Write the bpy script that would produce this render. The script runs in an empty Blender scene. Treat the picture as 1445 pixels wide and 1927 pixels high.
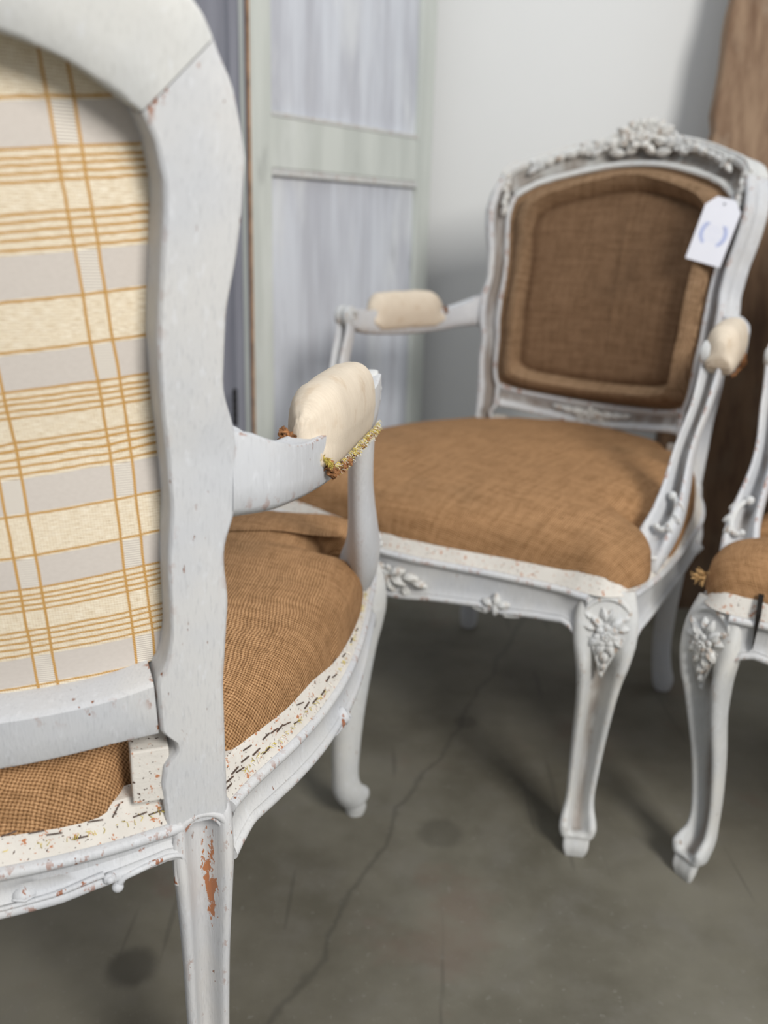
import bpy, math, random
from mathutils import Vector, Matrix, noise as mnoise
PI = math.pi
sc = bpy.context.scene
col = sc.collection
R = math.radians

# ------------------------------------------------------------------ camera
F_PX, PITCH, ROLL, CAM_H = 1700.58, R(17.582), R(1.6454), 0.8006
cam_d = bpy.data.cameras.new('camera')
cam = bpy.data.objects.new('camera', cam_d)
col.objects.link(cam)
fwd = Vector((0, math.cos(PITCH), -math.sin(PITCH)))
up0 = Vector((0, math.sin(PITCH), math.cos(PITCH)))
rt0 = Vector((1, 0, 0))
rt = rt0 * math.cos(ROLL) + up0 * math.sin(ROLL)
up = up0 * math.cos(ROLL) - rt0 * math.sin(ROLL)
m = Matrix((rt, up, -fwd)).transposed().to_4x4()
m.translation = Vector((0, 0, CAM_H))
cam.matrix_world = m
cam_d.sensor_fit = 'HORIZONTAL'
cam_d.sensor_width = 36
cam_d.lens = F_PX / 1445 * 36
cam_d.clip_start = 0.02
cam_d.dof.use_dof = True
cam_d.dof.focus_distance = 0.71
cam_d.dof.aperture_fstop = 5.8
sc.camera = cam

# ------------------------------------------------------------------ world, lights, exposure
world = bpy.data.worlds.new('world')
sc.world = world
world.use_nodes = True
world.node_tree.nodes['Background'].inputs[0].default_value = (0.88, 0.92, 1.0, 1)
world.node_tree.nodes['Background'].inputs[1].default_value = 0.44


def area(name, loc, target, size, power, color):
    l = bpy.data.lights.new(name, 'AREA')
    l.shape = 'RECTANGLE'
    l.size, l.size_y = size
    l.energy = power
    l.color = color
    o = bpy.data.objects.new(name, l)
    col.objects.link(o)
    o.location = loc
    o.rotation_euler = (Vector(target) - Vector(loc)).to_track_quat('-Z', 'Y').to_euler()
    return o


area('window_light', (1.25, -1.3, 2.1), (0.1, 1.5, 0.5), (0.75, 1.0), 80, (1.0, 0.97, 0.93))
area('skylight', (-0.2, 0.9, 3.3), (0.1, 1.3, 0.0), (1.6, 1.6), 20, (0.93, 0.97, 1.0))
sc.view_settings.view_transform = 'Standard'
sc.view_settings.look = 'None'
sc.view_settings.gamma = 1
sc.view_settings.use_curve_mapping = False
sc.view_settings.exposure = 0.06


# ------------------------------------------------------------------ node helpers
class NT:
    def __init__(s, name):
        s.m = bpy.data.materials.new(name)
        s.m.use_nodes = True
        s.t = s.m.node_tree
        s.b = s.t.nodes['Principled BSDF']
        s.b.inputs['Specular IOR Level'].default_value = 0.3

    def n(s, typ, **kw):
        x = s.t.nodes.new(typ)
        for k, v in kw.items():
            if k.startswith('i_'):
                key = k[2:]
                key = int(key) if key.isdigit() else key.replace('_', ' ')
                s.put(x.inputs[key], v)
            else:
                setattr(x, k, v)
        return x

    def put(s, inp, v):
        if isinstance(v, bpy.types.NodeSocket):
            s.t.links.new(v, inp)
        elif isinstance(v, bpy.types.Node):
            s.t.links.new(v.outputs[0], inp)
        else:
            if inp.type == 'RGBA' and len(v) == 3:
                v = (*v, 1)
            inp.default_value = v

    def math(s, op, a, b=0.0, c=None, clamp=False):
        x = s.t.nodes.new('ShaderNodeMath')
        x.operation = op
        x.use_clamp = clamp
        s.put(x.inputs[0], a)
        s.put(x.inputs[1], b)
        if c is not None:
            s.put(x.inputs[2], c)
        return x.outputs[0]

    def mix(s, f, a, b, bt='MIX'):
        x = s.t.nodes.new('ShaderNodeMix')
        x.data_type = 'RGBA'
        x.blend_type = bt
        s.put(x.inputs[0], f)
        s.put(x.inputs[6], a)
        s.put(x.inputs[7], b)
        return x.outputs[2]

    def noise(s, vec, scale, detail=3, rough=0.6, out=0):
        x = s.n('ShaderNodeTexNoise')
        s.put(x.inputs['Vector'], vec)
        x.inputs['Scale'].default_value = scale
        x.inputs['Detail'].default_value = detail
        x.inputs['Roughness'].default_value = rough
        return x.outputs[out]

    def coords(s, which='Object', scale=(1, 1, 1), loc=(0, 0, 0), rot=(0, 0, 0)):
        c = s.n('ShaderNodeTexCoord')
        mp = s.n('ShaderNodeMapping')
        s.t.links.new(c.outputs[which], mp.inputs[0])
        mp.inputs['Scale'].default_value = scale
        mp.inputs['Location'].default_value = loc
        mp.inputs['Rotation'].default_value = rot
        return mp.outputs[0]

    def step(s, v, lo, hi):
        x = s.t.nodes.new('ShaderNodeMapRange')
        x.interpolation_type = 'SMOOTHSTEP'
        s.put(x.inputs[0], v)
        x.inputs[1].default_value = lo
        x.inputs[2].default_value = hi
        return x.outputs[0]

    def ramp(s, v, stops, interp='LINEAR'):
        x = s.t.nodes.new('ShaderNodeValToRGB')
        x.color_ramp.interpolation = interp
        e = x.color_ramp.elements
        for i, (p, c) in enumerate(stops):
            if i < 2:
                el = e[i]
                el.position = p
            else:
                el = e.new(p)
            el.color = (*c, 1) if len(c) == 3 else c
        s.put(x.inputs[0], v)
        return x.outputs[0]

    def bump(s, h, strength=0.4, dist=0.001, prev=None):
        x = s.t.nodes.new('ShaderNodeBump')
        x.inputs['Strength'].default_value = strength
        x.inputs['Distance'].default_value = dist
        s.put(x.inputs['Height'], h)
        if prev is not None:
            s.t.links.new(prev, x.inputs['Normal'])
        return x.outputs[0]

    def done(s, color, rough=0.6, normal=None):
        s.put(s.b.inputs['Base Color'], color)
        s.put(s.b.inputs['Roughness'], rough)
        if normal is not None:
            s.put(s.b.inputs['Normal'], normal)
        return s.m


def paint_mat(name, base, alt, chip_lo=0.69, edge=1.0, patch=None, grain=(120, 120, 11), under=(0.30, 0.12, 0.06), glaze_shade=0.75):
    """Old brushed grey paint with chips through to red-brown wood."""
    t = NT(name)
    ob = t.coords()
    gr = t.noise(t.coords(scale=grain), 5.0, 4, 0.65)
    cl = t.noise(ob, 9.0, 3, 0.6)
    c = t.mix(t.step(cl, 0.35, 0.68), base, alt)
    c = t.mix(t.math('MULTIPLY', t.step(gr, 0.50, 0.72), 0.42), c, tuple(x * 0.72 for x in base))
    c = t.mix(t.math('MULTIPLY', t.step(t.noise(t.coords(scale=(30, 30, 12), loc=(3, 1, 2)), 6.0, 3), 0.56, 0.72), 0.35), c,
              (0.70, 0.72, 0.75))
    # small flecks
    fl = t.noise(t.coords(scale=(1, 1, 0.35)), 260.0, 2, 0.5)
    zone = t.step(t.noise(ob, 22.0, 2), 0.50, 0.66)
    fm = t.math('MULTIPLY', t.step(fl, chip_lo, chip_lo + 0.03), zone)
    c = t.mix(fm, c, tuple(x * 0.8 for x in under))
    # bare edges
    geo = t.n('ShaderNodeNewGeometry')
    ed = t.step(geo.outputs['Pointiness'], 0.526, 0.575)
    en = t.step(t.noise(t.coords(scale=(1, 1, 0.5)), 120.0, 4, 0.7), 0.575, 0.60)
    em = t.math('MULTIPLY', t.math('MULTIPLY', ed, en), edge)
    c = t.mix(em, c, under)
    # carving recesses darkened in colour: shade painted in, along with dirt held there
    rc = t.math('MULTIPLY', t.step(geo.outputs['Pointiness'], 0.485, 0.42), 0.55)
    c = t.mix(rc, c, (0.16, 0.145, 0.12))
    # brown in carved hollows: leftover glaze plus the channels' shade put into the colour
    at = t.n('ShaderNodeAttribute')
    at.attribute_name = 'groove'
    gz = t.math('MULTIPLY', at.outputs['Fac'], t.step(t.noise(t.coords(scale=(1, 1, 0.25)), 30.0, 3), 0.30, 0.62))
    c = t.mix(t.math('MULTIPLY', gz, glaze_shade), c, (0.17, 0.125, 0.09))
    h = t.math('ADD', t.math('MULTIPLY', gr, 0.6), t.math('MULTIPLY', fm, -1.0))
    if patch:
        (px, py, pz), (sx, sz) = patch
        s_ = t.n('ShaderNodeSeparateXYZ')
        t.put(s_.inputs[0], ob)
        dx = t.math('DIVIDE', t.math('SUBTRACT', s_.outputs[0], px), sx)
        dz = t.math('DIVIDE', t.math('SUBTRACT', s_.outputs[2], pz), sz)
        rr = t.math('ADD', t.math('MULTIPLY', dx, dx), t.math('MULTIPLY', dz, dz))
        near = t.math('SUBTRACT', 1.0, rr, clamp=True)
        pn = t.noise(t.coords(scale=(1, 1, 0.45)), 170.0, 4, 0.7)
        pm = t.step(t.math('ADD', pn, t.math('MULTIPLY', near, 0.22)), 0.66, 0.68)
        pm = t.math('MULTIPLY', pm, t.step(near, 0.0, 0.25))
        c = t.mix(pm, c, (0.42, 0.17, 0.075))
        h = t.math('SUBTRACT', h, t.math('MULTIPLY', pm, 1.2))
    nrm = t.bump(h, 0.5, 0.0011)
    return t.done(c, t.math('ADD', 0.42, t.math('MULTIPLY', gr, 0.2)), nrm)


def weave_nodes(t, u, v, pitch, jitter, vec):
    """height of a plain weave; u, v in metres"""
    nz = t.n('ShaderNodeTexNoise')
    t.put(nz.inputs['Vector'], vec)
    nz.inputs['Scale'].default_value = 120
    nz.inputs['Detail'].default_value = 2
    sp = t.n('ShaderNodeSeparateXYZ')
    t.put(sp.inputs[0], nz.outputs['Color'])
    nz2 = t.n('ShaderNodeTexNoise')
    t.put(nz2.inputs['Vector'], vec)
    nz2.inputs['Scale'].default_value = 14
    sp2 = t.n('ShaderNodeSeparateXYZ')
    t.put(sp2.inputs[0], nz2.outputs['Color'])

    def ax(c, k):
        a = t.math('DIVIDE', c, pitch)
        a = t.math('ADD', a, t.math('MULTIPLY', t.math('SUBTRACT', sp.outputs[k], 0.5), jitter))
        return t.math('ADD', a, t.math('MULTIPLY', t.math('SUBTRACT', sp2.outputs[k], 0.5), 6.0))
    U, V = ax(u, 0), ax(v, 1)

    def prof(a):
        f = t.math('SUBTRACT', t.math('MULTIPLY', t.math('FRACT', a), 2.0), 1.0)
        return t.math('SUBTRACT', 1.0, t.math('MULTIPLY', f, f))

    def wave(a, b, ph):
        x = t.math('ADD', t.math('ADD', a, t.math('FLOOR', b)), ph)
        return t.math('ADD', 0.5, t.math('MULTIPLY', t.math('SINE', t.math('MULTIPLY', x, PI)), 0.5))
    wp = t.math('MULTIPLY', prof(U), t.math('ADD', 0.3, t.math('MULTIPLY', wave(V, U, 0.0), 0.7)))
    wf = t.math('MULTIPLY', prof(V), t.math('ADD', 0.3, t.math('MULTIPLY', wave(U, V, 1.0), 0.7)))
    return t.math('MAXIMUM', wp, wf)


def burlap_mat(name, lo, mid, hi, pitch=0.0026, dirt=(0.16, 0.10, 0.05)):
    t = NT(name)
    uv = t.coords('UV')
    s_ = t.n('ShaderNodeSeparateXYZ')
    t.put(s_.inputs[0], uv)
    h = weave_nodes(t, s_.outputs[0], s_.outputs[1], pitch, 0.45, uv)
    ob = t.coords()
    c = t.ramp(h, [(0.12, lo), (0.5, mid), (0.95, hi)])  # weave gaps darkened in colour, partly standing in for shade between threads
    slub = t.noise(t.coords('UV', scale=(1, 0.08, 1)), 900.0, 2)
    slub2 = t.noise(t.coords('UV', scale=(0.08, 1, 1)), 900.0, 2)
    slub3 = t.noise(t.coords('UV', scale=(1, 0.12, 1)), 130.0, 3)
    slub4 = t.noise(t.coords('UV', scale=(0.12, 1, 1)), 130.0, 3)
    sl = t.math('MULTIPLY', t.math('ADD', t.math('ADD', slub, slub2), t.math('ADD', slub3, slub4)), 0.25)
    c = t.mix(t.step(sl, 0.40, 0.58), t.mix(1.0, c, (0.62, 0.59, 0.54), 'MULTIPLY'), c)
    c = t.mix(t.math('MULTIPLY', t.step(t.noise(ob, 6.0, 3), 0.5, 0.75), 0.35), c, dirt)
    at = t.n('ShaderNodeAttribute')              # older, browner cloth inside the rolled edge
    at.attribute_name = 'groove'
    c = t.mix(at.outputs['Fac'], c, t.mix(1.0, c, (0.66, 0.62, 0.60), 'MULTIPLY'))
    nrm = t.bump(h, 0.9, 0.0009)
    t.b.inputs['Specular IOR Level'].default_value = 0.15
    return t.done(c, 0.85, nrm)


def plain(name, color, rough=0.7, var=0.15, scale=40, bump=0.2, metal=0.0):
    t = NT(name)
    n_ = t.noise(t.coords(), scale, 4)
    c = t.mix(t.step(n_, 0.3, 0.7), tuple(x * (1 - var) for x in color), tuple(min(1, x * (1 + var)) for x in color))
    t.b.inputs['Metallic'].default_value = metal
    return t.done(c, rough, t.bump(n_, bump, 0.001))


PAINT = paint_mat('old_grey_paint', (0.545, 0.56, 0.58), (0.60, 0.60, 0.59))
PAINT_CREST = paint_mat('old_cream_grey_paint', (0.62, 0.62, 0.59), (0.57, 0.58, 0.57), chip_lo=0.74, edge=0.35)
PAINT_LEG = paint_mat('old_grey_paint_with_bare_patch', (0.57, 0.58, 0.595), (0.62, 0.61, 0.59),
                      patch=((0.213, 0, 0.320), (0.008, 0.060)), glaze_shade=0.12)
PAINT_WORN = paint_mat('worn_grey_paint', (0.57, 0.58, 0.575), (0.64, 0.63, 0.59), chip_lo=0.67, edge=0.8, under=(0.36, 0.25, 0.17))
BURLAP = burlap_mat('burlap', (0.085, 0.040, 0.015), (0.34, 0.180, 0.080), (0.58, 0.345, 0.175), 0.0028)
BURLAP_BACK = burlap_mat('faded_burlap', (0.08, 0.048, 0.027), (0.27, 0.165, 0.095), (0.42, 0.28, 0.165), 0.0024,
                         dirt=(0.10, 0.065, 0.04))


def tack_mat():
    t = NT('bare_tacking_edge')
    ob = t.coords()
    c = t.mix(t.noise(ob, 30.0, 4), (0.52, 0.49, 0.44), (0.74, 0.71, 0.65))
    h1 = t.noise(t.coords(scale=(1, 1, 1.6)), 150.0, 4, 0.7)
    c = t.mix(t.step(h1, 0.60, 0.64), c, (0.45, 0.19, 0.09))
    h2 = t.noise(t.coords(loc=(5, 2, 1)), 330.0, 2, 0.6)
    m2 = t.step(h2, 0.66, 0.70)
    c = t.mix(m2, c, (0.09, 0.05, 0.035))
    return t.done(c, 0.8, t.bump(t.math('SUBTRACT', h1, m2), 0.6, 0.001))


TACK = tack_mat()
STAPLE = plain('rusty_steel', (0.09, 0.06, 0.045), 0.6, 0.4, 300)
DARK = plain('black_gap', (0.012, 0.009, 0.007), 0.9)
THREAD_Y = plain('yellow_threads', (0.55, 0.44, 0.10), 0.8, 0.3, 200)
THREAD_W = plain('white_threads', (0.72, 0.68, 0.58), 0.8, 0.2, 200)
STUFFING = plain('brown_stuffing', (0.24, 0.11, 0.045), 0.95, 0.6, 160, 0.8)


def muslin_mat():
    t = NT('cream_muslin')
    uv = t.coords('UV')
    ob = t.coords()
    st = t.noise(t.coords('UV', scale=(1, 9, 1)), 60.0, 5, 0.7)
    c = t.mix(st, (0.56, 0.47, 0.36), (0.78, 0.69, 0.56))
    c = t.mix(t.math('MULTIPLY', t.step(t.noise(ob, 45.0, 4), 0.52, 0.72), 0.5), c, (0.50, 0.37, 0.24))
    n1 = t.bump(t.noise(t.coords('UV', scale=(1, 14, 1)), 90.0, 4, 0.7), 0.5, 0.0012)
    return t.done(c, 0.85, t.bump(t.noise(ob, 1500.0, 1), 0.3, 0.0004, n1))


MUSLIN = muslin_mat()


def plaid_mat():
    t = NT('cream_and_gold_plaid')
    uv = t.coords('UV')
    s_ = t.n('ShaderNodeSeparateXYZ')
    t.put(s_.inputs[0], uv)
    u, v = s_.outputs[0], s_.outputs[1]
    P, W = 0.123, 0.067
    wob = t.math('MULTIPLY', t.math('SUBTRACT', t.noise(uv, 25.0, 2), 0.5), 0.0020)
    zz = t.math('ADD', t.math('SUBTRACT', 1.261, v), t.math('ADD', wob, t.math('MULTIPLY', t.math('SUBTRACT', t.math('ABSOLUTE', u), 0.11), 0.10)))
    tt = t.math('FRACT', t.math('DIVIDE', zz, P))
    ww = t.math('FRACT', t.math('DIVIDE', t.math('ADD', t.math('ADD', u, 0.0115 + 0.67), wob), W))
    k = 1 / P
    golds = [0.0215, 0.0485, 0.0712, 0.0752, 0.0790, 0.0828, 0.0866, 0.1015, 0.1053, 0.1095, 0.1140, 0.1185]
    st = [(0.0, (0, 0, 0))]
    for g in golds:
        st += [((g - 0.00072) * k, (1, 1, 1)), ((g + 0.00072) * k, (0, 0, 0))]
    gold = t.ramp(tt, st, 'CONSTANT')
    satin = t.ramp(tt, [(0.0, (1, 1, 1)), (0.0205 * k, (0, 0, 0)), (0.0500 * k, (1, 1, 1)), (0.0703 * k, (0, 0, 0)),
                        (0.1215 * k, (1, 1, 1))], 'CONSTANT')
    q = 1 / W
    vg = t.ramp(ww, [(0.0, (1, 1, 1)), (0.0010 * q, (0, 0, 0)), (0.0122 * q, (1, 1, 1)), (0.0140 * q, (0, 0, 0)),
                     (0.0662 * q, (1, 1, 1))], 'CONSTANT')
    pair = t.ramp(ww, [(0.0, (1, 1, 1)), (0.0130 * q, (0, 0, 0))], 'CONSTANT')
    # boucle cream
    bn = t.noise(t.coords('UV', scale=(1, 11.0, 1)), 150.0, 5, 0.75)
    rows = t.math('ADD', 0.5, t.math('MULTIPLY', t.math('SINE', t.math('MULTIPLY', v, 2 * PI / 0.00165)), 0.5))
    dots = t.math('ADD', 0.5, t.math('MULTIPLY', t.math('SINE', t.math('MULTIPLY', u, 2 * PI / 0.0019)), 0.5))
    ch = t.math('ADD', t.math('MULTIPLY', bn, 0.9), t.math('MULTIPLY', rows, t.math('ADD', 0.08, t.math('MULTIPLY', dots, 0.12))))
    cream = t.ramp(ch, [(0.34, (0.52, 0.39, 0.24)), (0.50, (0.79, 0.675, 0.49)), (0.66, (0.97, 0.91, 0.77))])
    sn = t.noise(t.coords('UV', scale=(1, 2, 1), rot=(0, 0, 0.6)), 260.0, 3)
    sat = t.mix(sn, (0.55, 0.50, 0.45), (0.66, 0.61, 0.555))
    fine = t.step(t.math('SINE', t.math('MULTIPLY', v, 2 * PI / 0.0016)), -0.2, 0.4)
    sat = t.mix(pair, sat, (0.44, 0.38, 0.33))
    sat = t.mix(t.math('MULTIPLY', pair, fine), sat, (0.90, 0.86, 0.76))
    c = t.mix(satin, cream, sat)
    tw = t.math('ADD', 0.5, t.math('MULTIPLY', t.math('SINE', t.math('MULTIPLY', t.math('ADD', u, v), 2 * PI / 0.0021)), 0.5))
    gc = t.mix(tw, (0.42, 0.21, 0.05), (0.70, 0.43, 0.15))
    gm = t.math('MAXIMUM', gold, vg)
    c = t.mix(gm, c, gc)
    h = t.math('ADD', t.math('MULTIPLY', t.math('MULTIPLY', t.math('SUBTRACT', 1.0, satin), ch), 1.0),
               t.math('MULTIPLY', gm, t.math('ADD', 0.5, t.math('MULTIPLY', tw, 0.5))))
    nrm = t.bump(h, 0.55, 0.0007)
    return t.done(c, 0.7, nrm)


PLAID = plaid_mat()


def floor_mat():
    t = NT('polished_concrete')
    ob = t.coords()
    a = t.noise(ob, 3.2, 8, 0.6)
    b = t.noise(ob, 14.0, 5, 0.65)
    c = t.mix(t.step(a, 0.35, 0.66), (0.112, 0.103, 0.077), (0.190, 0.178, 0.140))
    c = t.mix(t.math('MULTIPLY', t.step(b, 0.45, 0.75), 0.5), c, (0.18, 0.17, 0.145))
    c = t.mix(t.math('MULTIPLY', t.step(t.noise(t.coords(loc=(4, 2, 0)), 5.0, 4), 0.58, 0.7), 0.35), c, (0.16, 0.105, 0.08))
    sp = t.noise(ob, 90.0, 3, 0.7)
    c = t.mix(t.math('MULTIPLY', t.step(sp, 0.62, 0.7), 0.5), c, (0.23, 0.22, 0.19))
    # oil stains with a shape of their own
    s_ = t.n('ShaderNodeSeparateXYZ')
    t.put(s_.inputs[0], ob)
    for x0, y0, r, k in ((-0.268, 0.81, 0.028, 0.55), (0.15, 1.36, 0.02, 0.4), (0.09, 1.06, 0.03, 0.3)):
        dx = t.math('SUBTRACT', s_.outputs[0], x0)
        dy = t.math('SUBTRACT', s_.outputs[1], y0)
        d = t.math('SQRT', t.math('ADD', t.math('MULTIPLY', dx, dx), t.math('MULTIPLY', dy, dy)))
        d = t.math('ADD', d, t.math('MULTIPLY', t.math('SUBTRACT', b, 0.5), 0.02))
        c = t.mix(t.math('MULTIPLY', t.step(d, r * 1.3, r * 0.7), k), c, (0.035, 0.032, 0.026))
    # a hairline crack wandering across the slab
    w1 = t.math('MULTIPLY', t.math('SUBTRACT', t.noise(ob, 7.0, 4), 0.5), 0.07)
    ln = t.math('ADD', t.math('SUBTRACT', t.math('MULTIPLY', s_.outputs[0], 0.93), t.math('MULTIPLY', t.math('SUBTRACT', s_.outputs[1], 1.0), 0.36)), w1)
    ln = t.math('ABSOLUTE', ln)
    c = t.mix(t.math('MULTIPLY', t.step(ln, 0.007, 0.0), 0.38), c, (0.05, 0.047, 0.04))
    # long shallow scratches
    sc_ = t.noise(t.coords(scale=(1, 0.06, 1), rot=(0, 0, R(-38))), 34.0, 2, 0.5)
    c = t.mix(t.math('MULTIPLY', t.step(sc_, 0.66, 0.70), 0.35), c, (0.06, 0.055, 0.045))
    return t.done(c, t.math('ADD', 0.38, t.math('MULTIPLY', b, 0.3)), t.bump(t.math('ADD', b, sp), 0.12, 0.002))


def screen_mat(name, c1, c2, c3, seed):
    t = NT(name)
    ob = t.coords(loc=(seed, seed, 0))
    st = t.noise(t.coords(scale=(1, 1, 0.09), loc=(seed, 0, 0)), 26.0, 5, 0.6)
    c = t.mix(t.step(st, 0.32, 0.68), c1, c2)
    c = t.mix(t.math('MULTIPLY', t.step(t.noise(t.coords(scale=(1, 1, 0.3), loc=(seed, 4, 0)), 9.0, 4), 0.5, 0.7), 0.7), c, c3)
    c = t.mix(t.math('MULTIPLY', t.step(t.noise(t.coords(scale=(1, 1, 0.2), loc=(seed, 7, 3)), 18.0, 4), 0.62, 0.72), 0.45), c,
              tuple(x * 0.55 for x in c1))
    return t.done(c, 0.75, t.bump(st, 0.4, 0.002))


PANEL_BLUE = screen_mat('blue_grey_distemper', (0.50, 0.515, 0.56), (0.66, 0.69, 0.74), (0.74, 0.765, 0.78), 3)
MAUVE_SHADED = screen_mat('shaded_mauve_distemper', (0.34, 0.335, 0.385), (0.45, 0.45, 0.50), (0.50, 0.51, 0.55), 8)  # left leaf's mauve, darkened in colour because it faces away from the light
FRAME_GREEN = screen_mat('grey_green_paint', (0.54, 0.57, 0.53), (0.63, 0.66, 0.615), (0.71, 0.735, 0.71), 5)
EDGE_WOOD = plain('worn_bare_edge', (0.36, 0.22, 0.13), 0.8, 0.3, 30)


def board_mat():
    t = NT('weathered_plank')
    ob = t.coords()
    g = t.noise(t.coords(scale=(1, 1, 0.07)), 45.0, 6, 0.65)
    c = t.mix(t.step(g, 0.3, 0.7), (0.17, 0.102, 0.062), (0.31, 0.21, 0.135))
    c = t.mix(t.math('MULTIPLY', t.step(t.noise(t.coords(scale=(1, 1, 0.6)), 12.0, 4), 0.48, 0.72), 0.6), c, (0.34, 0.27, 0.20))
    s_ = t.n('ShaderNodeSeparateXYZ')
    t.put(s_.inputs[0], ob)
    stain_shade = t.math('ADD', s_.outputs[2], t.math('MULTIPLY', t.noise(ob, 5.0, 4), 0.5))
    c = t.mix(t.step(stain_shade, 1.22, 0.98), c, t.mix(1.0, c, (0.38, 0.33, 0.28), 'MULTIPLY'))  # lower plank darkened in colour: mostly shade behind the chairs, some stain
    return t.done(c, 0.85, t.bump(g, 0.6, 0.003))


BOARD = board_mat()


def wall_mat():
    t = NT('white_plaster')
    n_ = t.noise(t.coords(), 3.0, 3)
    c = t.mix(n_, (0.70, 0.71, 0.70), (0.75, 0.755, 0.74))
    return t.done(c, 0.85, t.bump(t.noise(t.coords(), 120.0, 3), 0.08, 0.001))


# ------------------------------------------------------------------ mesh helpers
def cr(P, n):
    """Catmull-Rom through points P (tuples), n samples per span"""
    out = []
    L = len(P)
    for i in range(L - 1):
        p0, p1, p2, p3 = P[max(i - 1, 0)], P[i], P[i + 1], P[min(i + 2, L - 1)]
        for k in range(n):
            t = k / n
            out.append(tuple(0.5 * ((2 * b) + (c - a) * t + (2 * a - 5 * b + 4 * c - d) * t * t + (-a + 3 * b - 3 * c + d) * t ** 3)
                             for a, b, c, d in zip(p0, p1, p2, p3)))
    out.append(tuple(P[-1]))
    return out


def crc(P, n):
    L = len(P)
    out = []
    for i in range(L):
        p0, p1, p2, p3 = P[i - 1], P[i], P[(i + 1) % L], P[(i + 2) % L]
        for k in range(n):
            t = k / n
            out.append(tuple(0.5 * ((2 * b) + (c - a) * t + (2 * a - 5 * b + 4 * c - d) * t * t + (-a + 3 * b - 3 * c + d) * t ** 3)
                             for a, b, c, d in zip(p0, p1, p2, p3)))
    return out


def interp(x, xs, ys):
    if x <= xs[0]:
        return ys[0]
    for i in range(1, len(xs)):
        if x <= xs[i]:
            f = (x - xs[i - 1]) / (xs[i] - xs[i - 1])
            return ys[i - 1] + f * (ys[i] - ys[i - 1])
    return ys[-1]


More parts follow.
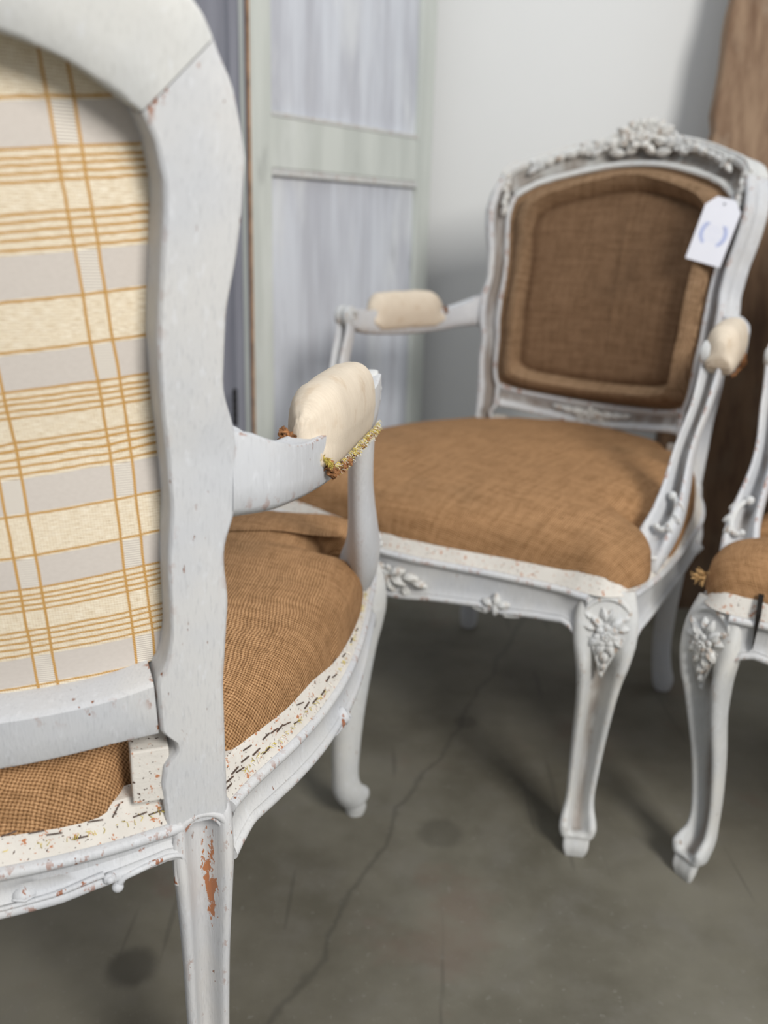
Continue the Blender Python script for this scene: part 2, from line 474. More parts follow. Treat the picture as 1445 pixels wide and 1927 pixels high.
class MB:
    def __init__(s):
        s.v, s.f, s.groove = [], [], None

    def add(s, vs, fs):
        o = len(s.v)
        s.v += [tuple(p) for p in vs]
        s.f += [tuple(o + i for i in q) for q in fs]
        return o

    def loft(s, rings, closed=True, cap=True, loop=False):
        n = len(rings[0])
        o = len(s.v)
        for r in rings:
            s.v += [tuple(p) for p in r]
        m_ = len(rings)
        for i in range(m_ if loop else m_ - 1):
            a, b = o + i * n, o + ((i + 1) % m_) * n
            for k in range(n if closed else n - 1):
                k2 = (k + 1) % n
                s.f.append((a + k, a + k2, b + k2, b + k))
        if cap and closed and not loop:
            for base, rev in ((o, True), (o + (m_ - 1) * n, False)):
                c = Vector((0, 0, 0))
                for k in range(n):
                    c += Vector(s.v[base + k])
                ci = len(s.v)
                s.v.append(tuple(c / n))
                for k in range(n):
                    k2 = (k + 1) % n
                    s.f.append((base + k2, base + k, ci) if rev else (base + k, base + k2, ci))
        return o

    def tube(s, pts, rad, n=8, flat=1.0, nrm=None):
        """pts list of Vectors, rad list or number"""
        pts = [Vector(p) for p in pts]
        L = len(pts)
        rings = []
        ref = Vector(nrm) if nrm is not None else Vector((0.13, 0.21, 1))
        for i, p in enumerate(pts):
            t = (pts[min(i + 1, L - 1)] - pts[max(i - 1, 0)])
            if t.length < 1e-9:
                t = Vector((0, 0, 1))
            t.normalize()
            a = ref - t * ref.dot(t)
            if a.length < 1e-4:
                a = Vector((1, 0, 0)) - t * t.x
            a.normalize()
            b = t.cross(a)
            r = rad[i] if isinstance(rad, (list, tuple)) else rad
            rings.append([p + (a * math.cos(2 * PI * k / n) * flat + b * math.sin(2 * PI * k / n)) * r for k in range(n)])
        s.loft(rings)

    def ball(s, c, r, fr=None, n=8, m_=6, pinch=0.0):
        """ellipsoid; r=(rx,ry,rz) along the frame fr=(X,Y,Z); pinch makes the +X end pointed"""
        X, Y, Z = fr if fr else (Vector((1, 0, 0)), Vector((0, 1, 0)), Vector((0, 0, 1)))
        c = Vector(c)
        rings = []
        for i in range(m_ + 1):
            a = PI * (0.03 + 0.94 * i / m_)
            x = -math.cos(a)
            q = math.sin(a)
            if pinch:
                q *= (1 - pinch * max(0, x))
            rings.append([c + X * (x * r[0]) + Y * (q * r[1] * math.cos(2 * PI * k / n)) + Z * (q * r[2] * math.sin(2 * PI * k / n))
                          for k in range(n)])
        s.loft(rings)

    def box(s, c, h, fr=None):
        X, Y, Z = fr if fr else (Vector((1, 0, 0)), Vector((0, 1, 0)), Vector((0, 0, 1)))
        c = Vector(c)
        vs = [c + X * (a * h[0]) + Y * (b * h[1]) + Z * (d * h[2]) for d in (-1, 1) for a, b in ((-1, -1), (1, -1), (1, 1), (-1, 1))]
        s.add(vs, [(3, 2, 1, 0), (4, 5, 6, 7), (0, 1, 5, 4), (1, 2, 6, 5), (2, 3, 7, 6), (3, 0, 4, 7)])

    def build(s, name, mat, parent=None, smooth=True, uv=None, bevel=0, sharp=40, mirror=False):
        vs, fs = s.v, s.f
        if mirror:
            vs = [(-x, y, z) for x, y, z in vs]
            fs = [tuple(reversed(q)) for q in fs]
        me = bpy.data.meshes.new(name)
        me.from_pydata(vs, [], fs)
        me.validate()
        me.update()
        import bmesh
        bm = bmesh.new()
        bm.from_mesh(me)
        bmesh.ops.recalc_face_normals(bm, faces=bm.faces)
        bm.to_mesh(me)
        bm.free()
        me.materials.append(mat)
        if s.groove:
            at = me.attributes.new('groove', 'FLOAT', 'POINT')
            for i, g in enumerate(s.groove):
                at.data[i].value = g
        if smooth:
            me.polygons.foreach_set('use_smooth', [True] * len(me.polygons))
            me.set_sharp_from_angle(angle=R(sharp))
        if uv:
            l = me.uv_layers.new(name='uv')
            co = [uv(Vector(v.co)) for v in me.vertices] if callable(uv) else uv
            for lp in me.loops:
                l.data[lp.index].uv = co[lp.vertex_index]
        o = bpy.data.objects.new(name, me)
        col.objects.link(o)
        if parent:
            o.parent = parent
        if bevel:
            b = o.modifiers.new('bevel', 'BEVEL')
            b.width = bevel
            b.segments = 2
            b.limit_method = 'ANGLE'
            b.angle_limit = R(50)
        return o


def tag(o, label=None, cat=None, group=None, kind=None):
    for k, v in (('label', label), ('category', cat), ('group', group), ('kind', kind)):
        if v:
            o[k] = v
    return o


def copy_to(o, parent):
    c = o.copy()
    col.objects.link(c)
    c.parent = parent
    for ch in list(o.children):
        copy_to(ch, c)
    return c


# ------------------------------------------------------------------ the setting
b = MB()
b.add([(-4, -3, 0), (4, -3, 0), (4, 2.26, 0), (-4, 2.26, 0), (-4, -3, -.05), (4, -3, -.05), (4, 2.26, -.05), (-4, 2.26, -.05)],
      [(0, 1, 2, 3), (7, 6, 5, 4), (0, 4, 5, 1), (1, 5, 6, 2), (2, 6, 7, 3), (3, 7, 4, 0)])
tag(b.build('floor', floor_mat(), smooth=False), kind='structure')
b = MB()
b.box((0, 2.31, 1.45), (4, .05, 1.55))
tag(b.build('wall_back', wall_mat(), smooth=False), kind='structure')

# ------------------------------------------------------------------ folding screen
scr = bpy.data.objects.new('folding_screen', None)
col.objects.link(scr)
HX, HY = -0.252, 1.70
scr.location = (HX, HY, 0)
tag(scr, 'tall folding screen with faded blue-grey panels in grey-green frames, standing against the white wall', 'screen')


def leaf(p0, p1, pm, sm, hinge_side, right_leaf):
    """one leaf from p0 to p1 (screen-local), z 0.01..2.0"""
    A, B = Vector((*p0, 0)), Vector((*p1, 0))
    X = (B - A)
    W = X.length
    X.normalize()
    Y = Vector((-X.y, X.x, 0))          # backwards
    Z = Vector((0, 0, 1))
    fr = (X, Y, Z)

    def bx(x0, x1, z0, z1, y0, y1, nm, mat, bv=0.002):
        q = MB()
        q.box(A + X * ((x0 + x1) / 2) + Y * ((y0 + y1) / 2) + Z * ((z0 + z1) / 2), ((x1 - x0) / 2, (y1 - y0) / 2, (z1 - z0) / 2), fr)
        return q.build(nm, mat, scr, smooth=False, bevel=bv)
    sw = 0.055
    bx(0.001, sw, 0.01, 2.05, 0, 0.026, 'stile', sm)
    bx(W - sw, W - 0.001, 0.01, 2.05, 0, 0.026, 'stile', sm)
    for z0, z1 in ((0.06, 0.17), (0.895, 0.982), (1.93, 2.05)):
        bx(sw + .0005, W - sw - .0005, z0, z1, 0.001, 0.025, 'cross_rail', sm)
    if right_leaf:
        bx(sw + .0005, W - sw - .0005, 0.982, 0.990, 0.0, 0.024, 'moulding', PAINT_CREST, 0.001)
        bx(sw + .0005, W - sw - .0005, 0.882, 0.8945, 0.0, 0.024, 'moulding', PAINT_CREST, 0.001)
    for z0, z1 in ((0.17, 0.882), (0.99, 1.93)):
        n_ = 3 if right_leaf else 2
        for i in range(n_):
            w = (W - 2 * sw) / n_
            bx(sw + w * i + 0.0004, sw + w * (i + 1) - 0.0004, z0 + .0003, z1 - .0003, 0.010, 0.020, 'panel_board', pm, 0.0015)
    return fr, A


leaf((0, 0), (0.085 - HX, 2.17 - HY), PANEL_BLUE, FRAME_GREEN, 0, True)
fr_l, A_l = leaf((-0.34, 0.36), (-0.004, 0.002), MAUVE_SHADED, MAUVE_SHADED, 1, False)
q = MB()
q.box(Vector((-0.0015, -0.0035, 1.03)), (0.0035, 0.0018, 1.01), fr_l)
q.build('bare_edge', EDGE_WOOD, scr, smooth=False)
for hz in (0.455, 1.40):
    q = MB()
    X, Y, Z = fr_l
    cx = A_l + X * 0.435 - Y * 0.0022 + Z * hz
    q.box(cx, (0.0035, 0.002, 0.036), fr_l)
    for k in range(5):
        q.tube([cx - Y * .002 + Z * (-.034 + k * .0138), cx - Y * .002 + Z * (-.023 + k * .0138)], 0.0035, 8)
    q.build('hinge', plain('dark_iron_%d' % int(hz * 10), (0.03, 0.028, 0.028), 0.5, metal=0.6), scr)

# ------------------------------------------------------------------ old plank board, right
b = MB()
random.seed(4)
rings = []
N = 60
for i in range(N + 1):
    z = 1.95 * i / N
    e = 0.0
    e = 0.006 * mnoise.noise(Vector((0.3, 1.7, z * 9))) + 0.004 * mnoise.noise(Vector((4, 1, z * 31)))
    if 0.90 < z < 0.955:
        e -= 0.004
    if 0.99 < z < 1.03:
        e += 0.007
    x0 = 0.10 * z + e
    ch = 0.004 + 0.003 * mnoise.noise(Vector((7, 2, z * 14)))
    lean = 0.165 * z
    rings.append([(x0, 0.0 + ch + lean, z), (x0 + ch, 0.0 + lean, z), (0.2, 0.001 * math.sin(z * 5) + lean, z), (0.50, lean, z),
                  (0.505, 0.045 + lean, z), (x0 + 0.003, 0.045 + lean, z)])
b.loft(rings)
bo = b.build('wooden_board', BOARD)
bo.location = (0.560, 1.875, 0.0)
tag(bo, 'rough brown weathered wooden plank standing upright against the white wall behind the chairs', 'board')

# ------------------------------------------------------------------ chair geometry (chair-local metres; x = sitter's right, y = forward)
T = 0.036


def S(x, z):
    ys = interp(z, [.3, .384, .666, .878, .978], [-.235, -.24, -.27, -.318, -.345])
    B = .07 + .03 * max(0, (z - .4)) / .578
    return ys - B * (1 - (x / .25) ** 2)


def FP(x, z, n):
    e = 1e-3
    sx = (S(x + e, z) - S(x - e, z)) / (2 * e)
    sz = (S(x, z + e) - S(x, z - e)) / (2 * e)
    N = Vector((-sx, 1, -sz)).normalized()
    return Vector((x, S(x, z), z)) + N * n


def FN(x, z):
    return (FP(x, z, 1) - FP(x, z, 0)).normalized()


XO_Z = [.340, .398, .499, .564, .591, .606, .622, .65, .678, .704, .753, .777, .805, .832, .845, .867, .879, .886]
XO_X = [.230, .230, .232, .238, .2365, .238, .244, .247, .247, .242, .247, .253, .258, .261, .260, .257, .252, .250]
XI_Z = [.340, .425, .440, .450, .458, .466, .470, .512, .519, .543, .597, .632, .653, .693, .734, .749, .777, .804, .817, .837, .849]
XI_X = [.190, .189, .192, .2000, .2005, .194, .1915, .192, .198, .203, .205, .209, .209, .209, .211, .213, .217, .221, .222, .220, .216]


def xo(z): return (interp(z - .006, XO_Z, XO_X) + interp(z, XO_Z, XO_X) + interp(z + .006, XO_Z, XO_X)) / 3
def xi(z): return (interp(z - .004, XI_Z, XI_X) + interp(z, XI_Z, XI_X) + interp(z + .004, XI_Z, XI_X)) / 3 if z > .5 else interp(z, XI_Z, XI_X)


PROF_BACK = [(0.0, .006), (0.0, .003), (.02, .0012), (.06, 0.0), (.35, -.0004), (.65, -.0004), (.94, 0.0), (.98, .0012), (1.0, .003), (1.0, .012),
             (1.0, T - .006), (1.0, T - .001), (.97, T + .003), (.90, T + .004), (.82, T + .002), (.79, T - .004), (.72, T - .0085), (.55, T - .011),
             (.42, T - .009), (.34, T - .005), (.30, T + .002), (.18, T + .006), (.08, T + .005), (.01, T + .001), (0.0, T - .006), (.01, T - .009), (.07, T - .012), (.01, T - .015), (0.0, T - .018)]


def frame_piece(pairs, prof=PROF_BACK):
    rings = []
    for (ax, az, bx_, bz) in pairs:
        rings.append([FP(ax + (bx_ - ax) * s_, az + (bz - az) * s_, n) for s_, n in prof])
    q = MB()
    q.loft(rings)
    q.groove = [(1.0 if (n < T - .0035 and .3 < s_ < .8 and n > .01) else 0.0) for _ in rings for s_, n in prof]
    return q


# stile (right; mirrored for left)
pairs = []
zz = .387
while zz < .80:
    pairs.append((xo(zz), zz, xi(zz), zz))
    zz += .006 if zz > .48 else .004
K = 16
for i in range(K + 1):
    f = i / K
    zo, zi = .80 + (.8861 - .80) * f, .80 + (.8491 - .80) * f
    pairs.append((interp(zo, XO_Z, XO_X), zo, interp(zi, XI_Z, XI_X), zi))
STILE = frame_piece(pairs)
# crest: full arch, outer and inner matched
CO = cr([(.2498, .8868), (.244, .899), (.229, .912), (.195, .924), (.150, .938), (.095, .950), (.045, .9565), (0, .958)], 8)
CI = cr([(.2158, .8498), (.211, .8535), (.203, .8595), (.184, .871), (.150, .881), (.095, .8935), (.045, .901), (0, .903)], 8)
half = [(a[0], a[1], c[0], c[1]) for a, c in zip(CO, CI)]
full = half + [(-a, b_, -c, d) for a, b_, c, d in reversed(half[:-1])]
CREST = frame_piece(full)
# lower back rail; outer = bottom edge
LT = cr([(.1905, .511), (.163, .504), (.132, .4995), (.1, .4965), (.05, .4935), (0, .4925)], 6)
LB = cr([(.1905, .468), (.163, .4655), (.132, .4605), (.1, .456), (.05, .4505), (0, .449)], 6)
half = [(a[0], a[1], c[0], c[1]) for a, c in zip(LB, LT)]
full = half + [(-a, b_, -c, d) for a, b_, c, d in reversed(half[:-1])]
PROF_LOW = [(0, .012), (0, .004), (.03, .001), (.10, 0), (.5, -.001), (.93, -.0005), (.97, .0015), (1.0, .004), (1.04, .022), (1.04, T - .004),
            (1.0, T + .002), (.9, T + .004), (.8, T + .001), (.7, T - .004), (.45, T - .005), (.25, T - .001), (.15, T + .004), (.05, T + .003), (0, T - .002)]
LOWRAIL = frame_piece(full, PROF_LOW)

# opening outline (star shaped about (0,.69)) for panel and pad
OPEN = [(interp(z, XI_Z, XI_X), z) for z in (.519, .543, .57, .597, .632, .66, .693, .72, .749, .777, .804, .817, .837)] + \
       [(.216, .849), (.203, .8595), (.184, .871), (.150, .881), (.095, .8935), (.045, .901), (0, .903)]
OPENL = [(0, .4925), (.05, .4935), (.1, .4965), (.132, .4995), (.163, .504), (.186, .511)]
openR = OPENL + OPEN
openF = openR + [(-x, z) for x, z in reversed(openR[1:-1])]


def arc_s(x, z):
    B = .07 + .03 * max(0, (z - .4)) / .578
    k = 2 * B / .0625
    a = k * abs(x)
    return math.copysign((a * math.sqrt(1 + a * a) + math.asinh(a)) / (2 * k), x)


def polar_patch(outline, cen, radii, height, mapf, dens=3):
    """rings from centre to outline. radii: list rho; height(rho,th,x,z)->n"""
    O = crc(outline, dens)
    rings, uvs = [], []
    for rho in radii:
        r = []
        for (x, z) in O:
            px, pz = cen[0] + (x - cen[0]) * rho, cen[1] + (z - cen[1]) * rho
            r.append(mapf(px, pz, height(rho, x, z, px, pz)))
            uvs.append((px, pz))
        rings.append(r)
    return O, rings, uvs


# plaid outside back
O, rings, uvs = polar_patch(openF, (0, .69), [.02, .15, .3, .45, .6, .75, .86, .93, .97, 1.0, 1.01],
                            lambda rho, x, z, px, pz: .0215 + .004 * rho ** 4, FP)
PANEL = MB()
PANEL.loft(rings, cap=False)
PANEL.f.append(tuple(range(len(O))))
PANEL_UV = [(arc_s(x, z), z) for x, z in uvs]


# burlap inside back
def hb(rho, x, z, px, pz):
    base = interp(rho, [0, .5, .78, .83, .87, .92, .965, .99, 1.0, 1.04], [.046, .045, .041, .034, .050, .063, .058, .046, .033, .0325])
    base += 0.0012 * mnoise.noise(Vector((px * 45, pz * 45, 3)))
    # seam welt, slightly off centre
    d = abs(px - (-.012 + .05 * (pz - .7)))
    if rho < .8 and .56 < pz < .83:
        base += .0022 * math.exp(-(d / .003) ** 2)
    return base


radii = [.03] + [i / 30 for i in range(2, 24)] + [.79, .81, .83, .85, .87, .895, .92, .945, .965, .98, .99, 1.0, 1.042]
O, rings, uvs = polar_patch([(x * .962, .69 + (z - .69) * .968) for x, z in openF], (0, .69), radii, hb, FP, 4)
BPAD = MB()
BPAD.loft(rings, cap=False)
BPAD.f.append(tuple(reversed(range(len(O)))))
BPAD_UV = [(x, z) for x, z in uvs]
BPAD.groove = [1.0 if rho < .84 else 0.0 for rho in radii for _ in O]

# ---- seat plan outline: half list from rear centre to front centre (x>=0)
REAR = [(0, -.343), (.05, -.337), (.10, -.320), (.15, -.296), (.188, -.272), (.199, -.264)]
SIDE = [(.224, -.243), (.238, -.212), (.252, -.180), (.268, -.142), (.285, -.090), (.300, -.020), (.308, .060), (.311, .150), (.312, .215), (.311, .262)]
FRONT = [(.272, .3085), (.256, .308), (.235, .306), (.19, .311), (.14, .319), (.09, .330), (.045, .340), (0, .344)]


def sweep_rail(path, prof_fn, closed_prof=True):
    """path list of (x,y) ; outward normal to the right-hand side... computed; prof_fn(i,f)->[(o,z)]"""
    q = MB()
    rings = []
    L = len(path)
    for i, (x, y) in enumerate(path):
        a, c = path[max(i - 1, 0)], path[min(i + 1, L - 1)]
        t = Vector((c[0] - a[0], c[1] - a[1], 0)).normalized()
        nrm = Vector((t.y, -t.x, 0))
        rings.append([Vector((x, y, 0)) + nrm * o + Vector((0, 0, z)) for o, z in prof_fn(i / (L - 1))])
    q.loft(rings)
    return q


def rail_prof(zl):
    return [(-.026, .388), (-.004, .3895), (.001, .3885), (.0032, .3865), (.0036, .3835), (.0018, .3805), (-.0012, .3795), (-.0020, .3775),
            (-.0030, .372), (-.0036, zl + .020), (-.0022, zl + .0125), (.0000, zl + .0095), (-.0006, zl + .0082), (.0024, zl + .0072),
            (.0040, zl + .0045), (.0036, zl + .0015), (.001, zl - .0005), (-.006, zl - .001), (-.020, zl), (-.026, zl + .004)]


def tack_prof(f=0):
    return [(-.0015, .3895), (-.0035, .3925), (-.0135, .4095), (-.0155, .4110), (-.030, .4112), (-.032, .389)]


side_path = cr([(.2295, -.238)] + SIDE[1:], 6)
front_half = cr(FRONT, 6)
front_path = [(x, y) for x, y in front_half] + [(-x, y) for x, y in reversed(front_half[:-1])]
rear_half = cr(REAR, 6)
rear_path = [(-x, y) for x, y in reversed(rear_half)] + [(x, y) for x, y in rear_half[1:]]
# orientation: going rear -> side -> front (counter-clockwise seen from above when x>0): outward normal = (t.y,-t.x)
side_low = lambda f: interp(f, [0, .12, .5, .8, .93, 1], [.338, .350, .3455, .3400, .328, .303])
SIDE_RAIL = sweep_rail(side_path, lambda f: rail_prof(side_low(f)))
SIDE_TACK = sweep_rail(side_path, tack_prof)


def front_low(f):
    g = abs(f - .5) * 2
    return interp(g, [0, .08, .2, .4, .5, .6, .74, .84, .91, .96, 1], [.322, .324, .331, .336, .333, .338, .342, .338, .329, .317, .300])


FRONT_RAIL = sweep_rail(front_path, lambda f: rail_prof(front_low(f)))
FRONT_TACK = sweep_rail(front_path, tack_prof)


def rear_low(f):
    g = abs(f - .5) * 2
    return interp(g, [0, .3, .50, .57, .62, .8, .93, 1], [.348, .350, .3525, .3560, .3575, .3610, .359, .352])


REAR_RAIL = sweep_rail(rear_path, lambda f: rail_prof(rear_low(f)))
REAR_TACK = sweep_rail(rear_path, tack_prof)

CORNER_TACK = sweep_rail(cr([(.311, .2585), (.3105, .272), (.3065, .288), (.2965, .3005), (.284, .307), (.270, .3085)], 4), tack_prof)

# ---- legs
SEC = crc([(-1, .2), (-1.02, .62), (-.84, .86), (-.62, .80), (-.44, .42), (-.24, .10), (0, .02), (.24, .10), (.44, .42), (.62, .80), (.84, .86), (1.02, .62), (1, .2),
           (.86, -.3), (.5, -.7), (0, -.86), (-.5, -.7), (-.86, -.3)], 2)
SEC_FLAT = crc([(-1, .2), (-1.0, .45), (-.86, .58), (-.68, .60), (-.52, .62), (-.28, .66), (0, .68), (.28, .66), (.52, .62), (.68, .60), (.86, .58), (1.0, .45), (1, .2),
                (.86, -.2), (.5, -.6), (0, -.76), (-.5, -.6), (-.86, -.2)], 2)


def sweep_sec(spine, out0, widths, depth=1.0, secf=None, fixed_lat=None):
    """spine: list of Vector; out0: outward direction; section follows the tangent"""
    q = MB()
    rings = []
    L = len(spine)
    for i, p in enumerate(spine):
        t = (spine[min(i + 1, L - 1)] - spine[max(i - 1, 0)]).normalized()
        lat = out0.cross(t) if fixed_lat is None else fixed_lat
        lat = (lat - t * lat.dot(t)).normalized()
        a = t.cross(lat).normalized()
        if a.dot(out0) < 0:
            a = -a
        w = widths(i / (L - 1))
        f = secf(i / (L - 1)) if secf else 0.0
        dd = depth(i / (L - 1)) if callable(depth) else depth
        rings.append([p + lat * (b0 * (1 - f) + b1 * f) * w + a * (a0 * (1 - f) + a1 * f) * w * dd for (b0, a0), (b1, a1) in zip(SEC, SEC_FLAT)])
    q.loft(rings)
    q.groove = []
    for i in range(L):
        f = secf(i / (L - 1)) if secf else 0.0
        q.groove += [max(0.0, 1 - (abs(b0) / .40) ** 2) * (1 - f) if a0 > 0 else 0.0 for b0, a0 in SEC]
    return q


def front_leg():
    D = Vector((.47, .883, 0)).normalized()
    key = [(.392, .000), (.36, .005), (.33, .009), (.305, .009), (.28, .006), (.24, .001), (.18, -.010), (.12, -.016), (.08, -.016), (.055, -.011), (.038, .002), (.030, .008), (.026, .009), (.012, .013), (.0, .013)]
    wk = [(.392, .030), (.36, .0365), (.33, .0365), (.305, .032), (.28, .0275), (.24, .0235), (.18, .0210), (.12, .0190), (.08, .0180), (.055, .0205), (.038, .0235), (.030, .0225), (.026, .0175), (.012, .0165), (0, .0125)]
    base = Vector((.283, .276, 0))
    pts = cr([(z, o) for z, o in key], 5)
    spine = [base + D * o + Vector((0, 0, z)) for z, o in pts]
    ws = [w for z, w in cr(wk, 5)]
    n = len(ws)
    return sweep_sec(spine, D, lambda f: ws[round(f * (n - 1))], 0.92,
                     lambda f: interp(f, [0, .14, .26, .74, .80], [1, .85, .0, .0, .9])), D, base, key


def rear_leg():
    D = Vector((.44, -.90, 0)).normalized()
    key = [(.392, -.001), (.380, .000), (.35, .001), (.32, .000), (.26, -.006), (.2, -.012), (.14, -.017), (.09, -.018), (.05, -.013), (.02, -.006), (0, -.004)]
    wk = [(.392, .0212), (.380, .0222), (.35, .0220), (.32, .0205), (.26, .0180), (.2, .0168), (.14, .0160), (.09, .0155), (.05, .0165), (.02, .018), (0, .0145)]
    base = Vector((.2050, -.2435, 0))
    pts = cr(key, 5)
    spine = [base + D * o + Vector((.006 * (.39 - z) / .39, 0, z)) for z, o in pts]
    ws = [w for z, w in cr(wk, 5)]
    n = len(ws)
    q = sweep_sec(spine, D, lambda f: ws[round(f * (n - 1))], 1.0, lambda f: interp(f, [0, .05, .9, 1], [.3, 0, 0, .7]))
    lat = Vector((-D.y, D.x, 0))
    # raised arched moulding over the hollow
    for rr, off, rad in ((.0190, .0172, .0032), (.0145, .0160, .0014)):
        path = []
        for k in range(17):
            a = PI * k / 16
            path.append(base + D * (off - .001) + lat * (math.cos(a) * rr) + Vector((0, 0, .372 + math.sin(a) * rr * 1.05)))
        lo = [path[0] + Vector((0, 0, -.012 * j)) + D * (-.0005 * j) for j in (3, 2, 1)]
        hi = [path[-1] + Vector((0, 0, -.012 * j)) + D * (-.0005 * j) for j in (1, 2, 3)]
        q.tube(lo + path + hi, rad, 8)
    return q


FLEG, FD, FB, FKEY = front_leg()
RLEG = rear_leg()

# ---- arms
XA = lambda y: interp(y, [-.2545, -.218, -.19, -.14, -.085, -.03, .018, .05], [.2385, .266, .273, .2835, .2915, .2995, .305, .3065]) - .001
ARM_K = [(-.282, .6215, .6780), (-.262, .6210, .6735), (-.235, .6200, .6625), (-.205, .6180, .6560), (-.16, .6140, .6540), (-.10, .6120, .6550),
         (-.04, .6140, .6570), (.015, .6200, .6610), (.050, .632, .667)]
A_SEC = [(-1, -.2), (-.95, -.75), (-.6, -1), (0, -1.04), (.6, -1), (.95, -.75), (1, -.2), (1, .6), (.98, .92), (.8, 1.02), (.62, .92), (.4, .74), (0, .66), (-.4, .74),
         (-.62, .92), (-.8, 1.02), (-.98, .92), (-1, .6)]


def arm():
    q = MB()
    rings = []
    # x, y, lower z, upper z, half width; starts square on the outer side of the stile
    K_ = cr([(.2345, -.2590, .6215, .6780, .0168), (.2455, -.2512, .6212, .6745, .0165), (.2565, -.2400, .6205, .6665, .0155), (.2660, -.2180, .6190, .6590, .0140),
             (.2730, -.1900, .6160, .6550, .0130), (.2835, -.1400, .6130, .6545, .0135), (.2915, -.0850, .6125, .6555, .0140), (.2995, -.0300, .6150, .6575, .0142),
             (.3050, .0180, .6210, .6610, .0148), (.3065, .0500, .6330, .6660, .0150)], 5)
    for i, (x, y, z0, z1, hw) in enumerate(K_):
        a_, b_ = K_[max(i - 1, 0)], K_[min(i + 1, len(K_) - 1)]
        t = Vector((b_[0] - a_[0], b_[1] - a_[1], 0)).normalized()
        lat = Vector((t.y, -t.x, 0))
        c = Vector((x, y, (z0 + z1) / 2))
        hh = (z1 - z0) / 2
        rings.append([c + lat * (a * hw) + Vector((0, 0, (bb if bb < .5 else (1 - (1 - bb) * .22 if bb < 1 else bb)) * hh)) for a, bb in A_SEC])
    q.loft(rings)
    return q


ARM = arm()


def arm_scroll():
    q = MB()
    for sx in (-1, 1):
        c = Vector((.3045 + sx * .0080, .054, .6510))
        rings = []
        for xx, rr in ((-.0068, .0135), (-.0062, .0156), (-.003, .0165), (.003, .0165), (.0062, .0156), (.0068, .0135)):
            rings.append([c + Vector((xx * .9, math.cos(2 * PI * k / 28) * rr * .92, math.sin(2 * PI * k / 28) * rr * 1.10)) for k in range(28)])
        q.loft(rings)
        # volute ridge on the outer face
        pts, rad = [], []
        for k in range(44):
            a = 2.3 + k * .28
            r = .0138 * (1 - k / 50) ** 1.0
            pts.append(c + Vector((sx * .0072, math.cos(a) * r, math.sin(a) * r)))
            rad.append(.0016)
        q.tube(pts, rad, 6)
        q.ball(c + Vector((sx * .0075, 0, 0)), (.0022, .0042, .0042), n=12)
    return q


SCROLL = arm_scroll()


def post():
    key = [(.3045, .050, .648), (.3035, .053, .62), (.3025, .063, .59), (.3015, .081, .54), (.3030, .104, .487), (.3020, .134, .447), (.2960, .165, .418), (.292, .182, .400), (.2915, .186, .391)]
    wk = [.0150, .0138, .0126, .0128, .0155, .0192, .0220, .0215, .0195]
    sp = [Vector(p) for p in cr(key, 6)]
    ws = [w[0] for w in cr([(w,) for w in wk], 6)]
    n = len(ws)
    return sweep_sec(sp, Vector((0, 1, .2)), lambda f: ws[round(f * (n - 1))], lambda f: interp(f, [0, .2, .5, .72, .88, 1], [1.15, 1.45, 1.75, 1.6, 1.15, .8]),
                     lambda f: interp(f, [0, .60, .80, 1], [0, 0, .85, 1]), fixed_lat=Vector((1, 0, 0)))


POST = post()


def arm_pad(ragged=1.0):
    q = MB()
    rings, uv = [], []
    L = 40
    for i in range(L + 1):
        f = i / L
        y = -.178 + .172 * f
        e = min(1, math.sin(PI * min(f / .22, 1) / 2)) ** .55 * min(1, math.sin(PI * min((1 - f) / .13, 1) / 2)) ** .55
        e = max(e, .32)
        w = .0228 * e * (0.92 + .08 * math.sin(PI * f))
        top = .660 + .0300 * e * (0.90 + .10 * math.sin(PI * f))
        t = Vector((XA(y + .01) - XA(y - .01), .02, 0)).normalized()
        lat = Vector((t.y, -t.x, 0))
        zb = .624 + .010 * (1 - min(1, f / .12)) + .012 * max(0, (f - .9) / .1)
        r = []
        for k in range(30):
            a = 2 * PI * k / 30
            ca, sa = math.cos(a), math.sin(a)
            if sa >= 0:
                z = .652 + (top - .652) * (sa ** .85)
                x = w * math.copysign(abs(ca) ** .8, ca)
            else:
                z = .652 + (.652 - zb) * sa
                x = (w - (w - .0195) * min(1, -sa * 1.1)) * math.copysign(abs(ca) ** (.6 if sa > -.3 else .22), ca)
            nz = mnoise.noise(Vector((x * 60, y * 60, z * 60)))
            pleat = math.sin(a * 9 + 3 * nz) * .0011 * max(0, 1 - f * 6) * ragged
            frn = nz * .0012 + pleat
            r.append(Vector((XA(y), y, 0)) + lat * (x * (1 + frn * 20)) + Vector((0, 0, z + frn)))
            uv.append((k / 30 * .12, f * .2))
        rings.append(r)
    q.loft(rings)
    while len(uv) < len(q.v):
        uv.append((0, 0))
    return q, uv


APAD, APAD_UV = arm_pad()


def ragged_edge(seed):
    """torn stuffing and threads round the lower rim of the arm pad"""
    random.seed(seed)
    q = MB()
    for k in range(420):
        a = k / 420
        if a < .45:                            # the back end
            x = -.016 + .038 * a / .45
            y = -.179 + .006 * (a / .45) ** 2 + .003 * random.random()
            z = .655 - .027 * (a / .45) ** 1.3 + random.uniform(-.005, .005)
        else:
            g = (a - .45) / .55
            x = .0190 + .003 * random.random()
            y = -.172 + .165 * g
            z = .6255 + random.uniform(-.0018, .0018)
        c = Vector((XA(y) + x, y, z))
        sc_ = 1.0 if a < .62 else .55
        d = Vector((random.uniform(-1, 1), random.uniform(-1, 1), random.uniform(-1, 1))).normalized()
        e = d.cross(Vector((.2, .3, 1))).normalized()
        q.ball(c, (random.uniform(.002, .0045) * sc_, random.uniform(.001, .002) * sc_, random.uniform(.001, .0018) * sc_), (d, e, d.cross(e)), n=5, m_=3)
    return q


